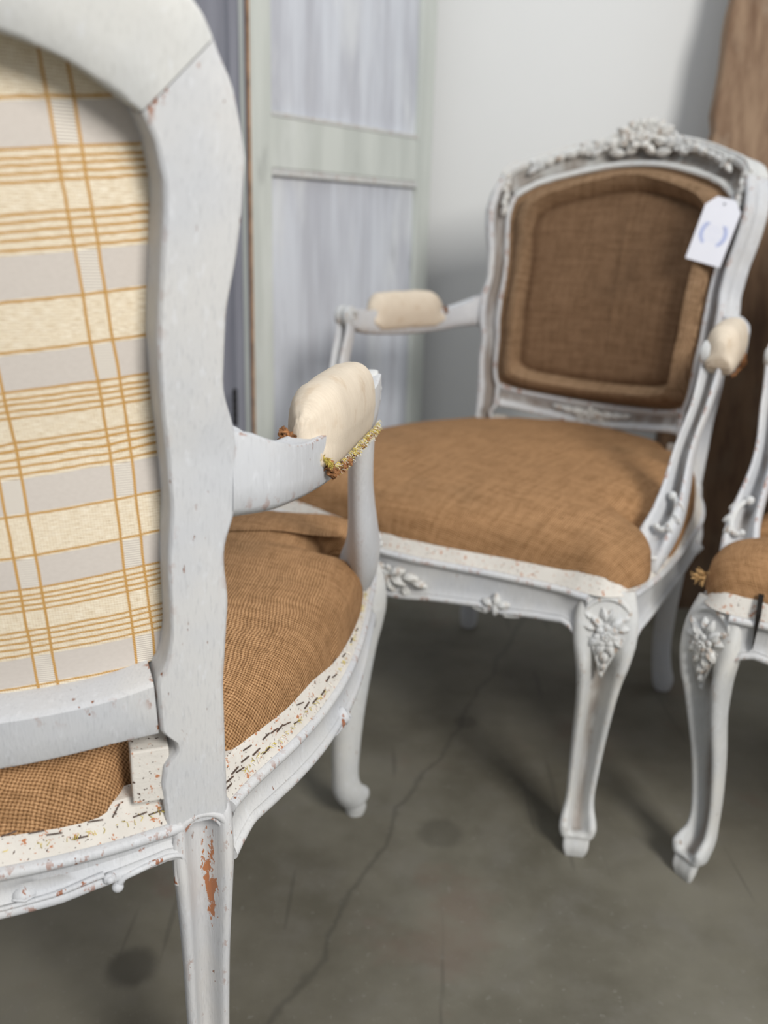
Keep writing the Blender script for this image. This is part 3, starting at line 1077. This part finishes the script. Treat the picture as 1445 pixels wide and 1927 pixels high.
def fringe(seed, n, f, ln, rad=.00022):
    random.seed(seed)
    q = MB()
    for k in range(n):
        p, out = f(random.random())
        d = (out + Vector((random.uniform(-1, 1), random.uniform(-1, 1), random.uniform(-1, .8))) * .9).normalized()
        pts = [p]
        for j in range(4):
            d = (d + Vector((random.uniform(-1, 1), random.uniform(-1, 1), random.uniform(-1.1, .7))) * .5).normalized()
            pts.append(pts[-1] + d * ln * random.uniform(.4, 1) / 4)
        q.tube(pts, rad, 3)
    return q


# ---- cushion
def cushion():
    cen = (0, .03)
    ins = .0115
    pts = []
    pts += [(0, -.327), (.06, -.320), (.11, -.303), (.146, -.285), (.155, -.272), (.158, -.245), (.176, -.215), (.196, -.203), (.212, -.205), (.224, -.204)]
    pts += [(.238, -.175), (.256, -.135), (.272, -.085), (.290, -.02), (.301, .06), (.304, .120), (.298, .140), (.262, .146), (.255, .155), (.255, .195), (.264, .206), (.292, .208), (.305, .219),
            (.3070, .248), (.299, .272), (.281, .291)]
    pts += [(.256, .2945), (.235, .293), (.19, .298), (.14, .306), (.09, .317), (.045, .327), (0, .331)]
    outl = pts + [(-x, y) for x, y in reversed(pts[1:-1])]
    O = crc(outl, 3)
    RR = [math.hypot(x - cen[0], y - cen[1]) for x, y in O]
    n_o = len(O)
    RM = [max(RR[(i + k) % n_o] for k in range(-9, 10)) if (abs(O[i][0]) > .15 and (O[i][1] < -.18 or .1 < O[i][1] < .25)) else RR[i] for i in range(n_o)]
    RS = [sum(RM[(i + k) % n_o] for k in range(-13, 14)) / 27 for i in range(n_o)]
    OS = [(cen[0] + (x - cen[0]) * b_ / a_, cen[1] + (y - cen[1]) * b_ / a_) for (x, y), a_, b_ in zip(O, RR, RS)]
    rad = [.02, .1, .2, .3, .4, .5, .6, .68, .75, .81, .86, .90, .93, .955, .975, .99, 1.0, 1.003, 1.0]
    zr = [0, .3, .5, .7, .82, .90, .945, .975, .99, 1.0]
    zz_ = [.480, .478, .475, .469, .463, .456, .449, .439, .430, .412]
    rings, uv = [], []
    for j, rho in enumerate(rad):
        r = []
        for (x, y), (xs, ys_) in zip(O, OS):
            # the notches only cut the rim of the dome
            k = min(1, rho) ** 3.2
            x, y = xs + (x - xs) * k, ys_ + (y - ys_) * k
            px, py = cen[0] + (x - cen[0]) * rho, cen[1] + (y - cen[1]) * rho
            z = interp(rho, zr, zz_)
            if j == len(rad) - 2:
                z = .405
            if j == len(rad) - 1:
                z = .396
            z += .0028 * mnoise.noise(Vector((px * 9, py * 9, 1.3))) * (1 if j < len(rad) - 3 else .3)
            z += .0011 * mnoise.noise(Vector((px * 38, py * 38, 5.3))) * (1 if j < len(rad) - 3 else .3)
            # gathers in the front corners
            dc = math.hypot(abs(px) - .285, py - .285)
            if dc < .05 and rho > .9:
                z += .0025 * math.sin(math.atan2(py - .2, abs(px) - .2) * 38) * (1 - dc / .05)
            # sag beside the arm supports
            da = math.hypot(abs(px) - .262, py - .165)
            z -= .012 * math.exp(-(da / .045) ** 2) * (rho < .99)
            if abs(px) > .21 and py < -.18:
                z -= .004
            r.append(Vector((px, py, z)))
            d = Vector((x - cen[0], y - cen[1]))
            ex = .0 if rho < .9 else (interp(z, [.39, .456], [.055, 0]))
            d2 = d.normalized() * ex
            uv.append((px + d2.x, py + d2.y))
        rings.append(r)
    q = MB()
    q.loft(rings, cap=False)
    q.f.append(tuple(range(len(O))))
    n0 = (len(rad) - 1) * len(O)
    q.f.append(tuple(reversed(range(n0, n0 + len(O)))))
    return q, uv, outl


CUSH, CUSH_UV, CUSH_OUT = cushion()


def tack_block():
    """painted blocks where the stuffed seat is cut round the stile and the arm support"""
    q = MB()
    a = Vector((.906, .423, 0))
    fr = (Vector((.93, .36, 0)), Vector((-.36, .93, 0)), Vector((0, 0, 1)))
    q.box((.1770, -.262, .4320), (.0130, .0130, .0210), fr)
    return q


TBLOCK = tack_block()
ABLOCK = MB()
ABLOCK.box((.276, .172, .4105), (.022, .026, .0100))


# ---- carvings: each flower, leaf and scroll is a piece of its own
class Carve:
    def __init__(s):
        s.items = []

    def new(s, nm):
        b_ = MB()
        s.items.append((nm, b_))
        return b_

    def build(s, parent, mirror=False, mat=None):
        for nm, b_ in s.items:
            b_.build(nm, mat or PAINT_WORN, parent, mirror=mirror, sharp=80)


def leafc(q, c, N, U, ln, w, h=.35):
    if isinstance(q, Carve):
        q = q.new('carved_leaf')
        ln, w = ln * 1.2, w * 1.65
    """leaf lying on a surface: centre c, normal N, pointing along U"""
    N = N.normalized()
    U = (U - N * U.dot(N)).normalized()
    V_ = N.cross(U)
    q.ball(c, (ln / 2, w / 2, w * h), (U, V_, N), n=10, m_=7, pinch=.5)
    q.tube([c - U * ln * .45 + N * w * h * .55, c + N * w * h * 1.05, c + U * ln * .42 + N * w * h * .5], [w * .07, w * .09, w * .03], 5)


def rosette(q, c, N, U, r, petals=5):
    if isinstance(q, Carve):
        q = q.new('carved_flower')
        r *= 1.25
    N = N.normalized()
    U = (U - N * U.dot(N)).normalized()
    V_ = N.cross(U)
    for k in range(petals):
        a = 2 * PI * k / petals
        d = U * math.cos(a) + V_ * math.sin(a)
        q.ball(c + d * r * .62 + N * r * .18, (r * .46, r * .40, r * .24), ((d + N * .35).normalized(), N.cross(d).normalized(), (N - d * .35).normalized()), n=8, m_=6)
    for k in range(petals):
        a = 2 * PI * (k + .5) / petals
        d = U * math.cos(a) + V_ * math.sin(a)
        q.ball(c + d * r * .28 + N * r * .38, (r * .22, r * .2, r * .16), ((d + N * .6).normalized(), N.cross(d).normalized(), (N - d * .6).normalized()), n=7, m_=5)
    q.ball(c + N * r * .45, (r * .16, r * .16, r * .14), n=7, m_=5)


def scrollc(q, c, N, U, r, turns=1.3, rad=.002, flip=1, tail=0.0):
    if isinstance(q, Carve):
        q = q.new('carved_scroll')
    N = N.normalized()
    U = (U - N * U.dot(N)).normalized()
    V_ = N.cross(U) * flip
    pts, rr = [], []
    n = int(26 * turns)
    if tail:
        for k in range(6):
            f = 1 - k / 6
            pts.append(c + U * r + V_ * (-tail * f) + U * (-tail * .12 * f * f))
            rr.append(rad * (.5 + .5 * (1 - f)))
    for k in range(n + 1):
        f = k / n
        a = f * turns * 2 * PI
        q_ = r * (1 - .78 * f)
        pts.append(c + U * math.cos(a) * q_ + V_ * math.sin(a) * q_ + N * rad * .3)
        rr.append(rad * (1 - .25 * f))
    q.tube(pts, rr, 7)
    q.ball(pts[-1] + N * rad * .3, (rad * 1.5,) * 3, n=7, m_=5)


def crest_carving():
    q = Carve()
    random.seed(11)

    def P(x, z, n=T + .004):
        p = FP(x, z, n)
        return p, FN(x, z), (FP(x + .01, z, n) - p).normalized(), Vector((0, 0, 1))
    # central bouquet
    p, N, X, Z = P(0, .948, T + .006)
    rosette(q, p, N + Z * .3, X, .019, 6)
    for x, z, r in ((-.026, .957, .013), (.027, .955, .013), (-.012, .972, .010), (.014, .972, .0105)):
        p, N, X, Z = P(x, z, T + .006)
        rosette(q, p, N + Z * .4, X + Z, r, 5)
    for s_ in (-1, 1):
        for x, z, ax, az, ln, w in ((.044, .962, 1, .45, .026, .013), (.040, .943, 1, -.2, .024, .012), (.050, .925, 1, .1, .026, .010), (.020, .930, .6, -.5, .022, .011),
                                    (.006, .986, .35, 1, .016, .010), (.030, .972, .7, .7, .018, .010), (.064, .940, 1, .2, .022, .012)):
            p, N, X, Z = P(s_ * x, z, T + .005)
            leafc(q, p, N, X * s_ * ax + Z * az, ln, w, .5)
        # C scroll framing the bouquet
        p, N, X, Z = P(s_ * .058, .950, T + .003)
        scrollc(q, p, N, -Z, .013, 1.2, .0036, -s_, .022)
        # trailing flowers and leaves along the crest
        for x, z, r in ((.082, .938, .0105), (.104, .931, .0085), (.190, .906, .008)):
            p, N, X, Z = P(s_ * x, z, T + .004)
            rosette(q, p, N, X, r, 5)
        for x, z, ln, w, az in ((.094, .944, .018, .009, .3), (.092, .926, .018, .009, -.6), (.120, .930, .022, .010, -.15), (.118, .940, .016, .008, .2), (.138, .924, .022, .009, -.3),
                                (.158, .918, .018, .008, -.3), (.176, .911, .02, .009, -.4), (.200, .896, .018, .008, -.9), (.204, .910, .014, .008, .1)):
            p, N, X, Z = P(s_ * x, z, T + .003)
            leafc(q, p, N, X * s_ + Z * az, ln, w, .5)
        # shell work tumbling down the shoulder
        for k in range(6):
            z = .885 - k * .012
            p, N, X, Z = P(s_ * (.238 - .0008 * k), z, T + .002)
            leafc(q, p, N, Z * -1 + X * s_ * (.5 if k % 2 else -.5), .017, .008, .5)
    # outer roll of the crest
    for s_ in (-1, 1):
        pts = [FP(s_ * a[0], a[1] - .002, T + .002) for a in CO[4:]]
        q.new('crest_moulding').tube(pts, .0033, 8)
    return q


def low_carving():
    q = Carve()
    for s_ in (-1, 1):
        for x, z, ln, w, az in ((.014, .470, .022, .011, .1), (.034, .472, .024, .011, .1), (.055, .474, .022, .009, .15), (.074, .477, .02, .007, .2), (.022, .462, .018, .008, -.5)):
            p = FP(s_ * x, z, T - .001)
            N = FN(s_ * x, z)
            leafc(q, p, N, Vector((s_, 0, az)), ln, w, .45)
    rosette(q, FP(0, .471, T), FN(0, .471), Vector((1, 0, 0)), .011, 5)
    return q


def knee_carving():
    q = Carve()
    D = FD
    lat = Vector((-D.y, D.x, 0))
    Z = Vector((0, 0, 1))

    def K(b_, z):
        o = interp(z, [k[0] for k in reversed(FKEY)], [k[1] for k in reversed(FKEY)])
        w = interp(z, [.24, .29, .33, .36, .392], [.023, .0285, .035, .038, .034])
        return FB + D * (o + w * (.62 - .25 * (b_ / w) ** 2) * .92) + lat * b_ + Z * z
    rosette(q, K(0, .341), D, Z, .0115, 7)
    for s_ in (-1, 1):
        for b_, z, ub, uz, ln, w in ((.012, .356, .7, .7, .018, .009), (.020, .349, 1, .2, .016, .008), (.013, .332, .7, -.7, .017, .009), (.006, .322, .3, -1, .018, .008),
                                     (.004, .366, .3, 1, .016, .007), (.022, .362, .8, .6, .012, .006)):
            leafc(q, K(s_ * b_, z), D, lat * (s_ * ub) + Z * uz, ln, w, .5)
        scrollc(q, K(s_ * .019, .336), D, lat * s_, .006, 1.1, .0018, s_)
        # drop ribs converging down the leg
        pts = [K(s_ * x, z) for x, z in ((.016, .330), (.009, .312), (.004, .296), (.0012, .280))]
        q.new('carved_rib').tube(pts, [.0028, .0026, .0022, .001], 6)
    for k in range(3):
        leafc(q, K(0, .310 - .013 * k), D, -Z, .015 - .003 * k, .008 - .002 * k, .5)
    # arched hood above the flower
    pts = []
    for k in range(15):
        a = PI * k / 14
        pts.append(K(math.cos(a) * .031, .348 + math.sin(a) * .038) + D * .001)
    q.new('carved_hood').tube([pts[0] - Z * .014] + pts + [pts[-1] - Z * .014], .0034, 8)
    return q


def path_at(path, f):
    i = f * (len(path) - 1)
    k = min(int(i), len(path) - 2)
    a, c = Vector((*path[k], 0)), Vector((*path[k + 1], 0))
    t = (c - a).normalized()
    return a + (c - a) * (i - k), t, Vector((t.y, -t.x, 0))


def front_carving():
    q = Carve()
    Z = Vector((0, 0, 1))
    for f, kind in ((.5, 'c'), (.265, 's'), (.735, 's')):
        p, t, N = path_at(front_path, f)
        if kind == 'c':
            rosette(q, p + Z * .356 - N * .001, N, t, .0125, 6)
            for s_ in (-1, 1):
                for x, z, ux, uz, ln, w in ((.020, .362, 1, .4, .02, .010), (.022, .349, 1, -.3, .02, .010), (.040, .358, 1, .1, .02, .009), (.055, .352, 1, -.1, .018, .008), (.010, .340, .5, -.8, .016, .008)):
                    leafc(q, p + t * (s_ * x) + Z * z, N, t * (s_ * ux) + Z * uz, ln, w, .5)
                scrollc(q, p + t * (s_ * .034) + Z * .336, N, -Z, .007, 1.2, .0026, -s_, .02)
        else:
            for x, z, ux, uz in ((0, .352, 0, 1), (.010, .346, 1, .3), (-.010, .346, -1, .3), (0, .338, 0, -1)):
                leafc(q, p + t * x + Z * z, N, t * ux + Z * uz, .016, .008, .55)
            for s_ in (-1, 1):
                scrollc(q, p + t * (s_ * .014) + Z * .3365, N, -Z, .0045, 1.1, .0022, -s_, .018)
    return q


def side_carving():
    q = Carve()
    Z = Vector((0, 0, 1))
    p, t, N = path_at(side_path, .52)
    zl = side_low(.52)
    leafc(q, p + Z * (zl + .006), N, Z, .016, .009, .6)
    for s_ in (-1, 1):
        scrollc(q, p + t * (s_ * .008) + Z * (zl + .003) + N * .002, N, -Z, .004, 1.1, .0020, -s_, .02)
    return q


def rear_carving():
    """two opposed scrolls meeting on the lower edge of the rear rail, and a bud in the middle of the face"""
    q = Carve()
    Z = Vector((0, 0, 1))
    for s_ in (-1, 1):
        f0 = .5 + s_ * .5 * .615
        p, t, N = path_at(rear_path, f0)
        zl = rear_low(f0)
        c = p + Z * (zl + .006) + N * .003
        scrollc(q, c, N, t * s_, .0035, 1.0, .0022, 1, .0)
        pts, rad = [], []
        for k in range(12):
            g = k / 11
            pp, tt, NN = path_at(rear_path, .5 + s_ * .5 * (.605 - .34 * g))
            pts.append(pp + Z * (rear_low(.5 + s_ * .5 * (.605 - .34 * g)) + .0105 - .003 * g) + NN * .0025)
            rad.append(.0024 - .0012 * g)
        q.new('carved_scroll').tube(pts, rad, 7)
        sc2 = q.new('carved_scroll')
        c2 = p + t * (s_ * .006) + Z * (zl - .0035) + N * .002
        sc2.ball(c2, (.0042, .0042, .0042))
        pts, rad = [c2], [.0028]
        for k in range(12):
            g = k / 11
            ff = .5 + s_ * .5 * (.655 + .29 * g)
            pp, tt, NN = path_at(rear_path, ff)
            pts.append(pp + Z * (rear_low(ff) + .003 + .002 * math.sin(PI * g)) + NN * .003)
            rad.append(.0027 - .001 * g)
        sc2.tube(pts, rad, 7)
        p, t, N = path_at(rear_path, .5 + s_ * .5 * .42)
        leafc(q, p + Z * (.363) - N * .003, N, t, .014, .008, .5)
    return q


def post_carving():
    q = Carve()
    Z = Vector((0, 0, 1))
    # C scroll with a leaf back, on the front face near the foot of the support
    N = Vector((0, .62, .78)).normalized()
    pts, rad = [], []
    for k in range(15):
        a = -.5 + k / 14 * 3.6
        r = .0145
        c = Vector((.303, .150, .458))
        u = Vector((1, 0, 0))
        v = N.cross(u).normalized() * -1
        pts.append(c + u * (math.sin(a) * .012) + v * (-math.cos(a) * .026) + N * .0035)
        rad.append(.0030 + .0018 * math.sin(PI * k / 14))
    cs = q.new('carved_scroll')
    cs.tube(pts, rad, 8)
    cs.ball(pts[-1], (.0062,) * 3)
    cs.ball(pts[0], (.0045,) * 3)
    for k in range(3):
        leafc(q, pts[4 + 3 * k] + Vector((.004, 0, 0)), N, Vector((1, .3, -.6)), .012, .007, .6)
    # foot moulding
    pts = [Vector((.290 + math.cos(a) * .0245, .177 + math.sin(a) * .022, .4125)) for a in [PI * 2 * k / 24 for k in range(25)]]
    q.new('foot_moulding').tube(pts, .003, 8)
    return q


# ------------------------------------------------------------------ build one chair
def make_chair(loc, ang, full_detail):
    root = bpy.data.objects.new('armchair', None)
    col.objects.link(root)
    root.location = (loc[0], loc[1], 0)
    root.rotation_euler = (0, 0, R(ang))
    P = root
    full = full_detail != 'rear'
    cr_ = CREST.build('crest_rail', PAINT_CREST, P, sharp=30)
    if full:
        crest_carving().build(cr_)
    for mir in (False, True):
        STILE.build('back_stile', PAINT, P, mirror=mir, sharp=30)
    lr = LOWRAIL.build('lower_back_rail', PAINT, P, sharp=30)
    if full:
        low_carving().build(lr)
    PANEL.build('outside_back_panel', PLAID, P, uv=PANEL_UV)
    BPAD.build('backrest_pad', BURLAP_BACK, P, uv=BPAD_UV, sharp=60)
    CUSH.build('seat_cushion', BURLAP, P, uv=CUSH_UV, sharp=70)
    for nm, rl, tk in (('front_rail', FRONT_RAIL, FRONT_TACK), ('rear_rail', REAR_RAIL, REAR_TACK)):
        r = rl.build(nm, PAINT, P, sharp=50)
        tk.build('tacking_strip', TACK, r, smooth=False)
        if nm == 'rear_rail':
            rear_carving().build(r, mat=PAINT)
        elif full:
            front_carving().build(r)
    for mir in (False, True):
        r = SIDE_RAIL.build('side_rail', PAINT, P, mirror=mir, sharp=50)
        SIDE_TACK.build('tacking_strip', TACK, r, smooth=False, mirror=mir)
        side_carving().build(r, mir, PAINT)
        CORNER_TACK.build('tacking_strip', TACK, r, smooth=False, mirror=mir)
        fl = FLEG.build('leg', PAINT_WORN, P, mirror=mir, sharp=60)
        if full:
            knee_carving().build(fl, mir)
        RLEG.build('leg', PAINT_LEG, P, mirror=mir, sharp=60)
        TBLOCK.build('tacking_block', TACK, P, mirror=mir, smooth=False, bevel=.0015)
        ABLOCK.build('tacking_block', TACK, P, mirror=mir, smooth=False, bevel=.0015)
        a = ARM.build('arm', PAINT, P, mirror=mir, sharp=45)
        SCROLL.build('arm_scroll', PAINT_WORN, a, mirror=mir, sharp=50)
        s_ = POST.build('arm_support', PAINT, P, mirror=mir, sharp=60)
        post_carving().build(s_, mir)
        pd = APAD.build('arm_pad', MUSLIN, P, mirror=mir, uv=APAD_UV, sharp=80)
        tag(ragged_edge(3).build('torn_stuffing', STUFFING, pd, mirror=mir), kind='stuff')
    return root


c1 = make_chair((-.3292, .8208), -1.81, 'rear')
tag(c1, 'nearest grey painted armchair seen from behind, with a cream and gold plaid outside back', 'armchair')
c2 = make_chair((.209, 1.430), 143.4, 'front')
tag(c2, 'carved grey painted armchair with bare burlap seat and back, its flowered crest fully in view', 'armchair')


def sm(t):
    t = min(1, max(0, t))
    return t * t * (3 - 2 * t)


# the front-facing pair have slightly wider, lower seats in front than the nearest chair
def widen(o):
    if o.type == 'MESH':
        for v in o.data.vertices:
            x, y, z = v.co
            wide = .055 if o.name.startswith('seat_cushion') else .030
            f = sm((y + .02) / .22) * min(1, z / .3) * (1 - sm((z - .43) / .13))
            v.co.x = x * (1 + wide * f) + math.copysign(.009, x) * sm((y + .2) / .25) * sm((z - .5) / .1) * (z < .7) * (abs(x) > .2)
            v.co.z = z - .008 * f
    for ch in o.children:
        widen(ch)


widen(c2)


def clone_chair(src, loc, ang):
    r = src.copy()
    col.objects.link(r)
    r.location = (loc[0], loc[1], 0)
    r.rotation_euler = (0, 0, R(ang))
    for ch in list(src.children):
        copy_to(ch, r)
    return r


c3 = clone_chair(c2, (.806, 1.075), 147.5)
tag(c3, 'grey painted armchair at the right edge, its front seat rail cracked beside the front leg', 'armchair')

for o in c2.children:
    if o.name.startswith('arm_pad') and o.data.vertices[0].co.x < 0:
        o.location = (-.015, .076, .002)          # this pad has slid forward over the arm end

# ---- staples, threads and tears of the nearest chair
random.seed(7)
st = MB()
st.box((0, 0, 0), (.0050, .0005, .0006))
st_me = None


def place_staples(path, fs, parent_tack, par):
    global st_me
    for f in fs:
        p, t, N = path_at(path, f)
        h = random.uniform(.2, .85)
        c = p + N * (-.0030 - .010 * h) + Vector((0, 0, .3925 + .017 * h)) + (N * .86 + Vector((0, 0, .5))) * .0004
        sl = (N * -.51 + Vector((0, 0, .86))).normalized()
        ang = random.gauss(0, .10) if random.random() < .93 else random.uniform(-1, 1)
        X = (t * math.cos(ang) + sl * math.sin(ang)).normalized()
        Nn = (N * .86 + Vector((0, 0, .51))).normalized()
        if st_me is None:
            o = st.build('staple', STAPLE, None, smooth=False)
            st_me = o.data
        else:
            o = bpy.data.objects.new('staple', st_me)
            col.objects.link(o)
        o.parent = par
        M_ = Matrix((X, Nn.cross(X) * -1, Nn)).transposed().to_4x4()
        M_.translation = c
        o.matrix_local = M_


def tacks_of(root):
    out = {}
    for ch in root.children:
        n = ch.name.split('.')[0]
        for g in ch.children:
            if g.name.startswith('tacking_strip'):
                out.setdefault(n, []).append(g)
    return out


tk = tacks_of(c1)
place_staples(side_path, [.03 + .9 * (i + random.uniform(-.3, .3)) / 34 for i in range(34)], None, tk['side_rail'][0])
place_staples(rear_path, [.52 + .46 * (i + random.uniform(-.3, .3)) / 16 for i in range(16)], None, tk['rear_rail'][0])

sd = tk['side_rail'][0]


def on_side(r):
    f = .1 + .85 * r
    p, t, N = path_at(side_path, f)
    return p + Vector((0, 0, .397)) - N * .006, N


tag(fringe(5, 90, on_side, .006, .0003).build('frayed_threads', THREAD_Y, sd), kind='stuff')
tag(fringe(6, 60, on_side, .007, .00025).build('frayed_threads', THREAD_W, sd), kind='stuff')


def on_rear(r):
    p, t, N = path_at(rear_path, .5 + .48 * r)
    return p + Vector((0, 0, .398)) - N * .007, N


tag(fringe(8, 60, on_rear, .006, .0003).build('frayed_threads', THREAD_Y, tk['rear_rail'][0]), kind='stuff')
pads = [o for o in c1.children if o.name.startswith('arm_pad')]


def on_pad(r):
    y = -.165 + .17 * r
    return Vector((XA(y) + .0198, y, .6275 + .0035 * math.sin(r * 777))), Vector((1, -.2, -.1))


def on_pad_end(r):
    return Vector((XA(-.176) + .021 - .03 * r * r, -.178, .634 + .014 * r)), Vector((.3, -1, -.3))


tag(fringe(9, 170, on_pad, .007, .00016).build('frayed_threads', THREAD_W, pads[0]), kind='stuff')
tag(fringe(10, 260, on_pad, .0055, .00022).build('frayed_threads', THREAD_Y, pads[0]), kind='stuff')
tag(fringe(12, 140, on_pad_end, .006, .0002).build('frayed_threads', THREAD_Y, pads[0]), kind='stuff')

# crack and loose burlap tuft of the right-hand chair
q = MB()
p, t, N = path_at(front_path, .095)
n_ = N
q.add([p + t * a + n_ * o + Vector((0, 0, z)) for o in (-.012, .0042) for a, z in ((-.0030, .4105 if o < 0 else .391), (.0030, .4105 if o < 0 else .391), (.0010, .362), (-.0003, .345))],
      [(0, 1, 2, 3), (7, 6, 5, 4), (0, 4, 5, 1), (1, 5, 6, 2), (2, 6, 7, 3), (3, 7, 4, 0)])
q.build('crack', DARK, c3, smooth=False)


def tuft(r):
    return Vector((.322, .268, .408)), Vector((.7, .6, .35))


tag(fringe(21, 40, tuft, .022, .0007).build('loose_burlap_threads', plain('burlap_thread', (.45, .28, .12), .9, .3, 200), c3), kind='stuff')

# ------------------------------------------------------------------ price tag
TAGW, TAGH, TAGT = .0295, .0515, .0006
tg = bpy.data.objects.new('price_tag', None)
col.objects.link(tg)
q = MB()
cc = .016
outl = [(-TAGW, -TAGH), (TAGW, -TAGH), (TAGW, TAGH - cc), (TAGW - cc * .9, TAGH), (-TAGW + cc * .9, TAGH), (-TAGW, TAGH - cc)]
vs = [(x, z_, y) for z_ in (0, TAGT * 2) for x, y in outl]
vs = [(x, -z_, y) for x, z_, y in [(v[0], v[1], v[2]) for v in vs]]
q.add(vs, [(0, 1, 2, 3, 4, 5), (11, 10, 9, 8, 7, 6)] + [(i, i + 6, (i + 1) % 6 + 6, (i + 1) % 6) for i in range(6)])
CARD = plain('white_card', (0.86, 0.88, 0.95), 0.7, .01, 30, .02)
q.build('card', CARD, tg, smooth=False)
INK = plain('pale_blue_ink', (0.52, 0.60, 0.90), 0.7, .05)
q = MB()
yy = -TAGT * 2 - .0002


def stroke(pts, w):
    for (x0, z0), (x1, z1) in zip(pts, pts[1:]):
        d = Vector((x1 - x0, z1 - z0)).normalized() * w
        n = Vector((-d.y, d.x))
        q.add([(x0 + n.x, yy, z0 + n.y), (x0 - n.x, yy, z0 - n.y), (x1 - n.x, yy, z1 - n.y), (x1 + n.x, yy, z1 + n.y)], [(0, 1, 2, 3)])


for s_ in (-1, 1):
    arc = [(s_ * .0195 * math.cos(a), -.006 + .020 * math.sin(a)) for a in [R(-55 + 9 * k) for k in range(13)]]
    stroke(arc, .0009)
    for k, (x, z) in enumerate(arc[1:-1:1]):
        for dr in (-1, 1):
            stroke([(x, z), (x + dr * .0036, z + .0028)], .0009)
q.build('printed_wreath', INK, tg, smooth=False)
q = MB()
for k, (z, w) in enumerate(((.006, .007), (.001, .011), (-.004, .010), (-.010, .011), (-.015, .006))):
    x = -w
    random.seed(k)
    while x < w:
        l_ = random.uniform(.0010, .0022)
        stroke([(x, z), (x + l_, z + random.uniform(-.0007, .0007))], .0004)
        x += l_ + .0008
q.build('printed_lines', plain('faint_blue_ink', (.68, .73, .93), .7, .05), tg, smooth=False)
q = MB()
q.tube([(0.003 * 0, yy + .0001, TAGH - .009), (0, yy - .0003, TAGH - .009)], .0022, 14)
q.build('eyelet', plain('grey_eyelet', (.35, .36, .4), .6), tg)


def pixel_ray(u, v):
    a, b_ = (u - 722.5), -(v - 963.5)
    return (rt * a + up * b_ + fwd * F_PX).normalized()


# it leans on the rolled edge of the backrest, near the sitter's left shoulder
ca = Matrix.Rotation(R(143.4), 4, 'Z')
tp = Vector((.209, 1.430, 0)) + (ca @ FP(-.216, .792, .074))
tn = (ca @ FN(-.203, .796)).normalized()
to_cam = (Vector((0, 0, CAM_H)) - tp)
to_cam.z *= .4
to_cam.normalize()
yn = -(tn * .35 + to_cam * .65).normalized()
tp.x += .014
xn = yn.cross(Vector((0, 0, 1))).normalized()
zn = xn.cross(yn).normalized()
M_ = Matrix((xn, yn, zn)).transposed().to_4x4() @ Matrix.Rotation(R(13), 4, 'Y')
M_.translation = tp
tg.matrix_world = M_
tag(tg, 'white cardboard tag with clipped top corners and pale blue printed wreath, on the burlap backrest', 'tag')
